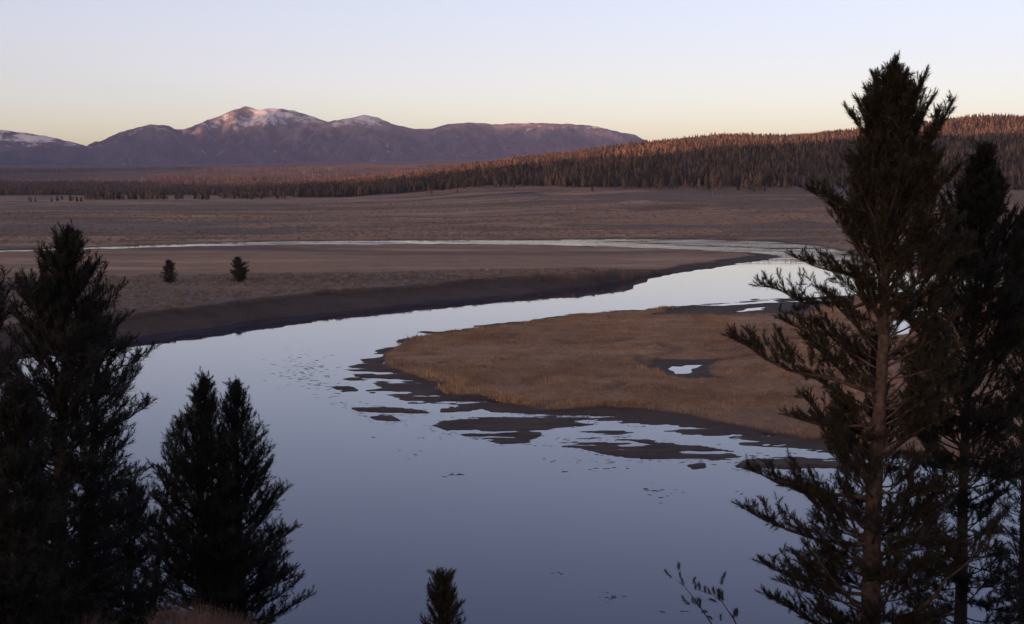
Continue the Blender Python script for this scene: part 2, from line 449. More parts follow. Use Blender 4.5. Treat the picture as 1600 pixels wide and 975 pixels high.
def ground(x, y):
    """returns height and the cover weights"""
    n = len(x)
    z = np.full(n, -1.6, dtype=np.float32)
    cov = np.zeros((n, 4), dtype=np.float32)
    wx = x + fbm(x, y, 9, 4, 31) * 1.6 * sstep(y, 120, 220) * (1 + sstep(y, 300, 500) * 1.5)
    wy = y + fbm(x, y, 9, 4, 37) * 2.6 * sstep(y, 120, 220) * (1 + sstep(y, 300, 500) * 1.0)
    wx = wx + fbm(x, y, 2.6, 3, 33) * 0.6 * sstep(y, 120, 180); wy = wy + fbm(x, y, 2.6, 3, 35) * 1.0 * sstep(y, 120, 180)
    fine = fbm(x, y, 5.0, 4, 41)
    fine2 = fbm(x * 0.30, y * 1.35, 3.8, 6, 47, 0.68)
    holes = sstep(fbm(x * 0.32, y * 1.1, 2.6, 4, 63, 0.6), 0.14, 0.34)        # puddles standing in the mud
    # ---- tongue
    s = sdf(wx, wy, tongue); st = sdf(wx, wy, tongue_top); sg = sdf(wx, wy, sage_p)
    ht = 1.1 + 1.9 * sstep(sg, -40, 8) + 0.25 * fbm(x, y, 22, 4, 43)
    st = st + fbm(x, y, 6.0, 4, 49) * 1.3
    r = np.clip(s / (s + np.maximum(-st, 0) + 1e-3), 0, 1)
    prof = np.interp(r, [0, 0.15, 0.72, 0.93, 1.0], [0, 0.12, 0.52, 0.72, 1.0])
    zt = np.where(st >= 0, ht, prof * ht + (fine * 0.34 + fbm(x, y, 16, 4, 45) * 0.35) * np.clip(s * 0.3, 0, 1) * (1 - r * 0.6))
    zt = np.where(s > 0, zt, np.maximum(s * 0.25, -1.6))
    m = s > -8
    z = np.where(m, np.maximum(z, zt), z)
    inT = s > 0
    cov[inT, 0] = 1
    cov[:, 1] = np.where(inT, sstep(sg, -3, 3), cov[:, 1])
    cov[:, 2] = np.where(inT, 1 - sstep(st, -0.6, 0.5), cov[:, 2])
    # ---- far side plain
    sf = sdf(wx, wy, far_bank, 2000.0)
    fg = far_ground(x, y)
    zf = np.where(sf > 0, np.minimum(sf * 0.10 + 0.02, 1.0) * fg + np.clip(sf, 0, 2) * 0.02 * fine, np.maximum(sf * 0.2, -1.6))
    m = sf > -8
    z = np.where(m, np.maximum(z, zf), z)
    inF = sf > 0
    cov[inF, 0] = 1
    band = fbm(x * 0.38, y, 120, 5, 51, 0.6) + 0.4 * fbm(x * 0.5, y, 34, 4, 53)
    px = 800 + F * x / np.maximum(y, 60)
    right = sstep(px, 500, 1100)
    sg2 = sstep(band + 0.02 + 0.25 * sstep(y, 900, 1300) * right, -0.12, 0.18)
    near_far = 1 - sstep(sf, 2, 40)
    cov[:, 1] = np.where(inF, sg2 * (1 - 0.7 * near_far), cov[:, 1])
    cov[:, 2] = np.where(inF, np.maximum(1 - sstep(sf, 0.5, 5.0), 0), cov[:, 2])
    ridge_base = np.interp(px, [-400, 0, 330, 400, 480, 800, 1000, 1250, 1600, 2600], [2650, 2500, 2380, 2050, 1860, 1640, 1540, 1500, 1480, 1480])
    cov[:, 3] = np.where(inF, sstep(y + 60 * fbm(x, y, 90, 3, 57), ridge_base, ridge_base + 40), 0)
    # ---- peninsula
    s = sdf(wx, wy, pen); sg = sdf(wx, wy, pen_g)
    for p in POOL_MUD: sg = np.minimum(sg, -sdf(wx, wy, p) * 1.0)
    mudz = np.clip(s * 0.024, 0, 0.20) + fine2 * 0.20 * (1 - sstep(s, 4, 15)) + 0.012 + fine * 0.03 + 0.012 - 0.15 * holes * (1 - sstep(s, 5, 9))
    gz = 0.38 + 0.16 * fbm(x, y, 11, 4, 61) + 0.30 * sstep(sg, 0, 20)
    zp = mudz + (gz - mudz) * sstep(sg, -0.35, 0.45)
    for c in creases:
        zp = zp - 0.30 * (1 - sstep(line_dist(wx, wy, c), 0.3, 1.7)) * (sg > 0)
    sw = s.copy()
    for p in ponds:
        sp_ = sdf(wx, wy, p)
        zp = np.where(sp_ > -2.5, np.minimum(zp, 0.02 - sp_ * 0.12), zp)
    zp = np.where(s > 0, zp, np.maximum(s * 0.09, -1.6) + fine * 0.03)
    m = s > -8
    z = np.where(m, np.maximum(z, zp), z)
    inP = s > -2
    crease = np.zeros(n, dtype=np.float32)
    for c in creases: crease = np.maximum(crease, 1 - sstep(line_dist(wx, wy, c), 0.6, 2.0))
    cov[inP, 0] = 1
    cov[inP, 1] = 0
    cov[:, 2] = np.where(inP, np.maximum(1 - sstep(sg, -0.2, 0.6), crease * 0.6), cov[:, 2])
    for p in islets:
        s = sdf(wx, wy, p)
        zi = np.where(s > 0, np.minimum(s * 0.040, 0.045) + fine2 * 0.24 + 0.050 - 0.16 * holes, np.maximum(s * 0.09, -1.6) + fine * 0.03)
        z = np.where(s > -8, np.maximum(z, zi), z)
    cov[:, 2] = np.where((~inT) & (~inF) & (~inP), 1, cov[:, 2])
    # ---- the bluff the camera stands on
    zb = bluff(x, y)
    nb = y < 80
    z = np.where(nb, np.maximum(z, zb), z)
    cov[:, 2] = np.where(nb, 1 - sstep(zb, 0.2, 1.0), cov[:, 2])
    cov[:, 0] = np.where(nb, 1, cov[:, 0])
    cov[:, 3] = np.where(nb, 0.55 * sstep(zb, 0.5, 3), cov[:, 3])
    return z, cov

rows = [np.array([-6000., -3500, -2000, -1200, -700, -400, -250, -150, -100, -75]), np.arange(-60, 80, 2.0), np.arange(80, 114, 4.0), np.arange(114, 345, 0.5)]
y = 345.0; st_ = 0.5; ex = []
while y < 12200:
    ex.append(y); st_ = min(max(0.5, (y - 345) * 0.013 + 0.5), 70); y += st_
rows = np.concatenate(rows + [np.array(ex)])
tc_ = np.linspace(-0.40, 0.40, 420)
ts = np.concatenate([-np.geomspace(1.15, 0.405, 26), tc_, np.geomspace(0.405, 1.15, 26)])
YY, TT = np.meshgrid(rows, ts, indexing='ij')
XX = TT * (np.sqrt(YY ** 2 + 50.0 ** 2) + 15)
gx, gy = XX.ravel(), YY.ravel()
gz, gcov = ground(gx, gy)
me = mesh_np('ground', np.stack([gx, gy, gz], 1), grid_faces(len(rows), len(ts)), GM, True)
ca = me.color_attributes.new('cover', 'FLOAT_COLOR', 'POINT')
ca.data.foreach_set('color', gcov.ravel())
tag(link('ground', me), kind='structure')
print('ground verts', len(gx))

def ground_z(x, y):
    x = np.atleast_1d(np.asarray(x, dtype=np.float64)); y = np.atleast_1d(np.asarray(y, dtype=np.float64))
    return ground(x, y)[0]

# the river: one calm sheet
me = mesh_np('river', [(-1500, 50, 0), (1500, 50, 0), (1500, 1100, 0), (-1500, 1100, 0)], [(0, 1, 2, 3)], WM)
tag(link('river', me), kind='structure')

# ------------------------------------------------------------------ mountains
def crest(pts, y0):
    px = np.array([p[0] for p in pts], float); py = np.array([p[1] for p in pts], float)
    pt = [at(a, b_, y0) for a, b_ in zip(px, py)]
    return np.array([p[0] for p in pt]), np.array([p[2] for p in pt])

M1 = [(-700, 215), (-400, 190), (-150, 197), (0, 203), (40, 207), (80, 214), (120, 224), (145, 232), (200, 250), (300, 290)]
M2 = [(40, 275), (100, 245), (140, 229), (170, 214), (200, 203), (235, 194), (262, 196), (280, 206), (300, 220), (330, 240), (400, 275)]
M3 = [(100, 280), (200, 240), (250, 216), (275, 205), (310, 195), (340, 183), (365, 172), (383, 166.5), (395, 169), (405, 173), (415, 170), (440, 169.5), (465, 174),
      (490, 182), (512, 190), (540, 185), (568, 179.5), (590, 184), (620, 196), (650, 202), (675, 202), (700, 194), (735, 191), (780, 194),
      (830, 192), (860, 193), (900, 194), (920, 195), (950, 203), (990, 211), (1020, 224), (1060, 235), (1130, 255), (1300, 285)]

def mountain(name, pts, y0, depth, front, amp, seed, x_pad=0):
    cx, cz = crest(pts, y0)
    xs = np.linspace(cx[0], cx[-1], 560 if name == 'mountain_range' else 260)
    ys = np.concatenate([np.linspace(y0 - front, y0, 110 if name == 'mountain_range' else 64), np.linspace(y0, y0 + depth, 26)[1:]])
    X, Y = np.meshgrid(xs, ys)
    x, y = X.ravel(), Y.ravel()
    t = np.where(y < y0, (y0 - y) / front, (y - y0) / depth)
    warp = fbm(x, y, 900, 4, seed) * 420 * np.clip(t * 4, 0, 1)
    top = np.interp(x + warp, cx, cz)
    base = 60
    prof = np.interp(t, [0, 0.05, 0.2, 0.45, 0.75, 1.0], [1, 0.93, 0.68, 0.36, 0.13, -0.12])
    rid = 1 - np.abs(fbm(x, y * 0.45, 620, 6, seed + 4, 0.58)) * 2.4
    n2 = fbm(x, y, 210, 4, seed + 9)
    h = (top - base) * prof + base + (rid - 0.55) * amp * np.clip(t * 5, 0, 1) * (1 - t * 0.5) + n2 * amp * 0.22 * np.clip(t * 9 + 0.12, 0, 1) + fbm(x, y, 45, 3, seed + 15) * 7
    h = np.maximum(h, -1.5)
    me = mesh_np(name, np.stack([x, y, h], 1), grid_faces(len(ys), len(xs)), MM, True)
    return me, x, y, h, t, n2

def add_snow(me, val):
    a = me.attributes.new('snow', 'FLOAT', 'POINT')
    a.data.foreach_set('value', np.ascontiguousarray(val, dtype=np.float32))

def pxof(x, y): return 800 + F * x / y
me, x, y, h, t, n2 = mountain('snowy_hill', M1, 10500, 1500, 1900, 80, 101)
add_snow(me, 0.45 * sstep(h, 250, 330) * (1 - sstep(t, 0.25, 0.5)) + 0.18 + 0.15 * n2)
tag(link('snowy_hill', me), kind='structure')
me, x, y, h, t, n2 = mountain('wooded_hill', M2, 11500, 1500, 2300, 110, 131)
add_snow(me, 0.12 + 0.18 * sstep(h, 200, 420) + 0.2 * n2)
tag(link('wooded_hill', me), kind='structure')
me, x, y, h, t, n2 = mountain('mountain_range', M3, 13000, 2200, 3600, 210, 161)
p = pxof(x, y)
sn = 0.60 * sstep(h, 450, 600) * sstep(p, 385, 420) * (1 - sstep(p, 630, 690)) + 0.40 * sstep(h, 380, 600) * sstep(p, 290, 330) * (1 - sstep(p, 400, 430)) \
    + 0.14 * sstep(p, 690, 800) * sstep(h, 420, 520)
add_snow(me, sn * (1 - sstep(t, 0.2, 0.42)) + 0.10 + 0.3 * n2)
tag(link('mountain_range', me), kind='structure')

# unseen ridge added left and behind, its crest shaped to cast the valley's shade
U = [-6000, -2000, 428, 826, 1241, 2000, 2450, 2850, 3100, 4000, 4300, 4700, 5482, 7009, 8200, 8330, 8400, 8480, 8816, 9045, 9172, 9600, 10500, 13000]
HU = [300, 300, 299, 256, 214, 262, 265, 266, 286, 290, 350, 800, 1040, 1150, 1270, 1190, 950, 880, 640, 460, 430, 450, 800, 900]
us = np.linspace(-6000, 13000, 620); vs = np.linspace(-1, 1, 41)
UU, VV = np.meshgrid(us, vs)
u, v = UU.ravel(), VV.ravel()
hu = np.interp(u, U, HU)
half = 500 + 1.25 * hu
w0 = 2600 + 0.0 * u
wv = w0 + v * half
px_, py_ = PERP[0] * u + SUN_H[0] * wv, PERP[1] * u + SUN_H[1] * wv
hz = hu * (1 - np.abs(v) ** 1.15) - 40 * np.abs(v) ** 3 + fbm(px_, py_, 400, 4, 201) * 0.12 * hu * np.abs(v) * 1.5 + fbm(u, u * 0, 160, 3, 203) * 5
me = mesh_np('shadow_ridge', np.stack([px_, py_, np.maximum(hz, -1.8)], 1), grid_faces(len(vs), len(us)), MM, True)
add_snow(me, np.full(len(u), 0.1))
tag(link('shadow_ridge', me), kind='structure')

# ------------------------------------------------------------------ haze: thin evening air over the whole valley
HM = bpy.data.materials.new('evening_haze'); HM.use_nodes = True
nt = HM.node_tree
for n in list(nt.nodes):
    if n.type != 'OUTPUT_MATERIAL': nt.nodes.remove(n)
pv = N(nt, 'ShaderNodeVolumePrincipled')
pv.inputs['Color'].default_value = (0.48, 0.58, 1.0, 1)
pv.inputs['Density'].default_value = 2.6e-5
nt.links.new(pv.outputs[0], nt.nodes['Material Output'].inputs['Volume'])
bx = np.array([(x, y, z) for z in (-3, 1450) for y in (-7500, 15400) for x in (-15500, 15500)], float)
me = mesh_np('haze', bx, [(0, 2, 3, 1), (4, 5, 7, 6), (0, 1, 5, 4), (2, 6, 7, 3), (0, 4, 6, 2), (1, 3, 7, 5)], HM)
tag(link('haze', me), 'thin violet evening haze filling the valley air', 'haze', kind='stuff')

# ------------------------------------------------------------------ geometry-node scatter for what cannot be counted
def scatter_object(name, P, rotz, scl, idx, protos):
    me = bpy.data.meshes.new(name)
    me.vertices.add(len(P)); me.vertices.foreach_set('co', np.ascontiguousarray(P, dtype=np.float32).ravel())
    for an, ty, dat in (('rz', 'FLOAT', rotz), ('sc', 'FLOAT_VECTOR', scl), ('pick', 'INT', idx)):
        a = me.attributes.new(an, ty, 'POINT')
        if ty == 'FLOAT_VECTOR': a.data.foreach_set('vector', np.ascontiguousarray(dat, dtype=np.float32).ravel())
        else: a.data.foreach_set('value', np.ascontiguousarray(dat, dtype=np.float32 if ty == 'FLOAT' else np.int32))
    o = link(name, me)
    g = bpy.data.node_groups.new(name + '_scatter', 'GeometryNodeTree')
    g.interface.new_socket('Geometry', in_out='INPUT', socket_type='NodeSocketGeometry')
    g.interface.new_socket('Geometry', in_out='OUTPUT', socket_type='NodeSocketGeometry')
    gi = g.nodes.new('NodeGroupInput'); go = g.nodes.new('NodeGroupOutput')
    iop = g.nodes.new('GeometryNodeInstanceOnPoints')
    jn = g.nodes.new('GeometryNodeJoinGeometry')
    for pr in reversed(protos):
        ob = g.nodes.new('GeometryNodeObjectInfo'); ob.transform_space = 'ORIGINAL'
        ob.inputs['Object'].default_value = pr; ob.inputs['As Instance'].default_value = True
        g.links.new(ob.outputs['Geometry'], jn.inputs[0])
    def attr(nm, ty):
        a = g.nodes.new('GeometryNodeInputNamedAttribute'); a.data_type = ty; a.inputs['Name'].default_value = nm
        return [s for s in a.outputs if s.enabled][0]
    cx = g.nodes.new('ShaderNodeCombineXYZ'); g.links.new(attr('rz', 'FLOAT'), cx.inputs['Z'])
    g.links.new(gi.outputs[0], iop.inputs['Points'])
    g.links.new(jn.outputs[0], iop.inputs['Instance'])
    iop.inputs['Pick Instance'].default_value = True
    g.links.new(attr('pick', 'INT'), iop.inputs['Instance Index'])
    g.links.new(cx.outputs[0], iop.inputs['Rotation'])
    g.links.new(attr('sc', 'FLOAT_VECTOR'), iop.inputs['Scale'])
    g.links.new(iop.outputs[0], go.inputs[0])
    o.modifiers.new('scatter', 'NODES').node_group = g
    return o

# ------------------------------------------------------------------ far conifers
def conifer_mesh(k, rad, tiers=8, sides=9):
    r = np.random.default_rng(500 + k)
    V, Fc = [], []
    for i in range(4):   # trunk
        a = i * math.pi / 2
        V.append((0.012 * math.cos(a), 0.012 * math.sin(a), -0.04))
    V.append((0, 0, 0.5)); Fc += [(i, (i + 1) % 4, 4) for i in range(4)]
    for t in range(tiers):
        f = t / (tiers - 1)
        zb = 0.10 + 0.80 * f ** 0.9
        rr = rad * (1 - f) ** 0.75 + 0.012
        if t == 0: rr *= 0.75
        b0 = len(V)
        V.append((r.normal(0, .006), r.normal(0, .006), min(zb + 0.20 + 0.05 * (1 - f), 1.0) if t < tiers - 1 else 1.0))
        a0 = r.uniform(0, 6)
        for i in range(sides):
            a = a0 + i * 2 * math.pi / sides
            q = rr * (1.15 if i % 2 else 0.6) * r.uniform(0.7, 1.2)
            V.append((q * math.cos(a), q * math.sin(a), zb + r.uniform(-0.025, 0.02) + (0.02 if i % 2 == 0 else 0)))
        Fc += [(b0, b0 + 1 + i, b0 + 1 + (i + 1) % sides) for i in range(sides)]
    return mesh_np('conifer', V, Fc, FORM, False)

con_me = [conifer_mesh(k, rd) for k, rd in enumerate((0.13, 0.15, 0.11, 0.17, 0.14))]

def ridge_base(px):
    return np.interp(px, [-400, 0, 330, 400, 480, 800, 1000, 1250, 1600, 2600], [2650, 2500, 2380, 2050, 1860, 1640, 1540, 1500, 1480, 1480])

protos = []
def conifer(px, py, hgt, label, group, z=None, loc=None, fat=1.0):
    if loc is None:
        x, y = W(px, py, 4.0)
        for _ in range(6):
            zg = float(ground_z(x, y)[0]); x, y = W(px, py, zg)
            y = min(max(y, 200), 3500); x = (px - 800) / F * y / 1.0
        zg = float(ground_z(x, y)[0]); loc = (x, y, zg)
    k = random.randrange(5)
    o = link('conifer_tree', con_me[k], None, loc)
    w = hgt * random.uniform(0.9, 1.25) * fat
    o.scale = (w, w, hgt); o.rotation_euler = (0, 0, random.uniform(0, 6.28))
    tag(o, label, 'tree', group)
    if len(protos) <= 4 and k == len(protos) : protos.append(o)
    return o

# front row of the forest on the right-hand ridge
r2 = random.Random(3)
row = []
for i in range(165):
    px = 475 + (1640 - 475) * (i + r2.uniform(0.1, 0.9)) / 165
    y = float(ridge_base(px)) + r2.uniform(-22, 14)
    row.append(((px - 800) / F * y, y))
rx = np.array([p[0] for p in row]); ry = np.array([p[1] for p in row]); rz_ = ground_z(rx, ry)
for i in range(len(row)):
    conifer(0, 0, r2.uniform(7, 14), 'dark conifer in the front row along the foot of the wooded ridge', 'front row of the ridge forest', loc=(rx[i], ry[i], rz_[i]), fat=1.5)
def belt(n, x0, x1, p0, p1, h0, h1, label, group, fat=1.9):
    P = []
    for i in range(n):
        px = r2.uniform(x0, x1); y = r2.uniform(p0, p1); P.append(((px - 800) / F * y, y))
    ax = np.array([p[0] for p in P]); ay = np.array([p[1] for p in P]); az = ground_z(ax, ay)
    for i in range(n):
        conifer(0, 0, r2.uniform(h0, h1), label, group, loc=(ax[i], ay[i], az[i]), fat=fat)
belt(74, 135, 332, 1720, 1770, 7, 10.5, 'dark conifer in the low tree belt on the far left of the plain', 'tree belt on the far plain')
belt(11, 40, 132, 1600, 1750, 5, 8, 'small dark conifer scattered left of the low tree belt', 'scattered conifers by the tree belt')
belt(40, 340, 470, 1800, 2020, 7, 11, 'dark conifer between the tree belt and the wooded ridge', 'conifers left of the ridge forest')
for px, y, h, lab in ((112, 1650, 13, 'tallest conifer at the left end of the far tree belt'),
                      (675, 1610, 9, 'small conifer out in front of the forest, left of the sage knolls'),
                      (715, 1600, 6, 'stubby conifer out in front of the forest above the sage knolls'),
                      (803, 1560, 13, 'conifer at the corner where the forest edge steps forward'),
                      (925, 1490, 11, 'lone conifer on the grey sage slope in front of the ridge forest'),
                      (455, 1900, 7, 'lone conifer on the plain below the dark gap in the forest')):
    x = (px - 800) / F * y
    conifer(0, 0, h, lab, 'single conifers at the forest edge', loc=(x, y, float(ground_z(x, y)[0])))
while len(protos) < 5: protos.append(protos[0])

def jgrid(x0, x1, y0, y1, sp, seed):
    r = np.random.default_rng(seed)
    X, Y = np.meshgrid(np.arange(x0, x1, sp), np.arange(y0, y1, sp))
    return X.ravel() + r.uniform(-.5, .5, X.size) * sp, Y.ravel() + r.uniform(-.5, .5, X.size) * sp
pts = []
x, y = jgrid(-700, 1700, 1480, 3000, 6.4, 1)
px = pxof(x, y); k = (px > 330) & (px < 2050) & (y > ridge_base(px) + 8)
pts.append((x[k], y[k], 1.0))
x, y = jgrid(-1700, -300, 2300, 3000, 8.5, 4)
px = pxof(x, y); k = (px > -350) & (px <= 330) & (y > ridge_base(px) + 70 * fbm(x, y, 160, 3, 77))
pts.append((x[k], y[k], 0.9))
x, y = jgrid(-2600, 700, 3000, 4300, 9.5, 2)
px = pxof(x, y); k = (px > -350) & (px < 1000) & (y > ridge_base(px) + 8) & (fbm(x, y, 150, 3, 71) > -0.42)
pts.append((x[k], y[k], 1.0))
x, y = jgrid(-3900, 600, 4300, 7600, 14, 3)
px = pxof(x, y); k = (px > -350) & (px < 900) & (fbm(x * .6, y, 330, 4, 73) > -0.08)
pts.append((x[k], y[k], 1.1))
fx = np.concatenate([p[0] for p in pts]); fy = np.concatenate([p[1] for p in pts])
fs = np.concatenate([np.full(len(p[0]), p[2]) for p in pts])
fz = ground_z(fx, fy)
n = len(fx); hgt = (7.5 + 7.5 * rng.beta(2, 2.6, n)) * fs * (0.95 + 0.45 * fbm(fx, fy, 70, 3, 75))
wid = hgt * rng.uniform(1.0, 1.6, n)
o = scatter_object('forest', np.stack([fx, fy, fz], 1), rng.uniform(0, 6.28, n), np.stack([wid, wid, hgt], 1), rng.integers(0, 5, n), protos)
tag(o, 'dense conifer forest covering the ridge and the rolling woodland behind the plain', 'forest', kind='stuff')
print('forest', n)

# a pale dead trunk at the forest's foot
x, y = W(1112, 303, 11.5); y = 1478; x = (1112 - 800) / F * y
zg = float(ground_z(x, y)[0])
V = []; Fc = []
segs = [(0, 0, 0, .35), (.1, 0, 2, .3), (0.25, 0, 4.2, .22), (.3, .1, 6, .07)]
for (a, b_, c_, r_) in segs:
    for i in range(6):
        V.append((a + r_ * math.cos(i * math.pi / 3), b_ + r_ * math.sin(i * math.pi / 3), c_))
for s_ in range(3):
    for i in range(6): Fc.append((s_ * 6 + i, s_ * 6 + (i + 1) % 6, s_ * 6 + 6 + (i + 1) % 6, s_ * 6 + 6 + i))
tag(link('dead_tree', mesh_np('dead_tree', V, Fc, DEAD, True), None, (x, y, zg)), 'pale broken dead trunk at the foot of the ridge forest', 'dead tree')

# ------------------------------------------------------------------ foreground pines
def tube(V, Fc, pts, rads, sides=6):
    """append a tapered tube to the lists"""
    b0 = len(V); pts = [np.asarray(p, float) for p in pts]
    n = len(pts)
    for i, p in enumerate(pts):
        t = pts[min(i + 1, n - 1)] - pts[max(i - 1, 0)]
        t = t / (np.linalg.norm(t) + 1e-9)
        a = np.cross(t, (0, 0, 1) if abs(t[2]) < 0.9 else (1, 0, 0)); a /= np.linalg.norm(a) + 1e-9
        c_ = np.cross(t, a)
        for k in range(sides):
            th = 2 * math.pi * k / sides
            V.append(p + rads[i] * (math.cos(th) * a + math.sin(th) * c_))
    for i in range(n - 1):
        for k in range(sides):
            Fc.append((b0 + i * sides + k, b0 + i * sides + (k + 1) % sides, b0 + (i + 1) * sides + (k + 1) % sides, b0 + (i + 1) * sides + k))

def shoot_template(k, n):
    r = np.random.default_rng(900 + k)
    T = np.zeros((n, 3, 3))
    for i in range(n):
        f = i / (n - 1)
        ph = i * 2.39996 + r.uniform(-.3, .3)
        th = R(72 - 46 * f + r.uniform(-14, 14))
        d = np.array([math.cos(ph) * math.sin(th), math.sin(ph) * math.sin(th), math.cos(th)])
        tan = np.array([-math.sin(ph), math.cos(ph), r.uniform(-.4, .4)])
        p = np.array([0, 0, f * 0.95])
        L = r.uniform(0.5, 0.78)
        w = 0.036 + 0.012 * (n < 28)
        T[i] = (p + tan * w, p - tan * w, p + d * L)
    return T
TEMPL = {n: [shoot_template(k, n) for k in range(4)] for n in (14, 18, 24, 30, 36)}

def build_shoots(name, pos, dirs, scl, nn, mat, rg):
    pos = np.array(pos); d = np.array(dirs); d /= np.linalg.norm(d, axis=1)[:, None] + 1e-9
    scl = np.array(scl)
    ref = rg.normal(size=d.shape)
    a = np.cross(d, ref); a /= np.linalg.norm(a, axis=1)[:, None] + 1e-9
    b_ = np.cross(d, a)
    B = np.stack([a, b_, d], 2)                     # columns are the axes
    out = []
    var = rg.integers(0, 4, len(pos))
    for k in range(4):
        s_ = var == k
        T = TEMPL[18 if nn == 22 else nn][k].reshape(-1, 3)
        w = np.einsum('nij,mj->nmi', B[s_] * scl[s_][:, None, None], T) + pos[s_][:, None, :]
        out.append(w.reshape(-1, 3))
    V = np.concatenate(out)
    return mesh_np(name, V, np.arange(len(V)).reshape(-1, 3), mat, False)

UP = np.array([0, 0, 1.0])
def grow_branch(p0, az, L, e0, e1, rg, P, bare=0.25, shoot=0.16, lat_sp=0.17, tip=None, sag=0.0, dens=1.0, droop=0.0):
    """one limb with side branches; adds shoots to P and returns wood tubes [(points, radii)]"""
    wood = []
    K = 8
    if tip is None:
        path = [np.array(p0, float)]
        h = np.array([math.cos(az), math.sin(az), 0])
        for i in range(K):
            f = (i + 0.5) / K
            e = e0 + (e1 - e0) * f ** 1.5 + rg.normal(0, 0.06)
            az2 = rg.normal(0, 0.10)
            h = np.array([h[0] * math.cos(az2) - h[1] * math.sin(az2), h[0] * math.sin(az2) + h[1] * math.cos(az2), 0])
            path.append(path[-1] + (h * math.cos(e) + UP * math.sin(e)) * L / K)
    else:
        p0 = np.array(p0, float); tip = np.array(tip, float)
        L = np.linalg.norm(tip - p0)
        side = rg.normal(size=3) * 0.03 * L
        path = []
        for i in range(K + 1):
            f = i / K
            path.append(p0 + (tip - p0) * f + (-UP * sag * L + side) * 4 * f * (1 - f) * 0.5 + rg.normal(size=3) * 0.012 * L * (0 < i < K))
    path = np.array(path)
    rb = min(0.006 + 0.011 * L, 0.07)
    wood.append((path, [rb * (1 - 0.85 * i / K) + 0.003 for i in range(K + 1)], 5))
    def along(f):
        q = f * K; i = min(int(q), K - 1)
        return path[i] + (path[i + 1] - path[i]) * (q - i), path[i + 1] - path[i]
    # side branches
    n = max(2, int(L * (1 - bare) / lat_sp))
    for j in range(n):
        f = bare + (1 - bare) * (j + rg.uniform(0.1, 0.9)) / n
        p, t = along(f); t = t / (np.linalg.norm(t) + 1e-9)
        sd = np.cross(t, UP); sd /= np.linalg.norm(sd) + 1e-9
        sgn = 1 if (j % 2) else -1
        l = (0.42 * L * (1 - f) * rg.uniform(0.6, 1.2) + 0.12 + 0.10 * rg.random()) * min(1, f / max(bare, 0.05) * 0.8 + 0.2)
        ang = R(rg.uniform(38, 68))
        dv = t * math.cos(ang) + sd * sgn * math.sin(ang) * rg.uniform(0.3, 1) + UP * rg.uniform(-0.25, 0.75)
        dv /= np.linalg.norm(dv)
        pts_ = [p, p + dv * l * 0.5, p + dv * l + UP * l * 0.22]
        if l > 0.2: wood.append((pts_, [0.010, 0.007, 0.003], 3))
        m = max(1, int(l / (shoot * 0.52) * dens))
        for q in range(m):
            g = 0.25 + 0.75 * (q + rg.uniform(0.2, 1)) / m
            pp = p + dv * l * g + UP * l * 0.22 * g * g
            sdir = dv * rg.uniform(0.2, 1.0) + UP * rg.uniform(0.2, 1.2) + rg.normal(size=3) * 0.5
            P.append((pp, sdir, shoot * rg.uniform(0.7, 1.2)))
    m = max(3, int(L * (1 - bare) / (shoot * 0.45) * dens))
    for q in range(m):
        f = bare + (1 - bare) * ((q + rg.random()) / m) ** 0.8
        p, t = along(min(f, 0.999)); t = t / (np.linalg.norm(t) + 1e-9)
        P.append((p, t * rg.uniform(0.4, 1) + UP * rg.uniform(0.2, 0.9) + rg.normal(size=3) * 0.42 * (1.05 - f), shoot * rg.uniform(0.8, 1.3)))
    P.append((path[-1], path[-1] - path[-2], shoot * 1.4))
    return wood

def wood_mesh(name, wood, mat):
    V, Fc = [], []
    for pts_, rads, sides in wood: tube(V, Fc, pts_, rads, sides)
    return mesh_np(name, np.array(V), np.array(Fc), mat, True)

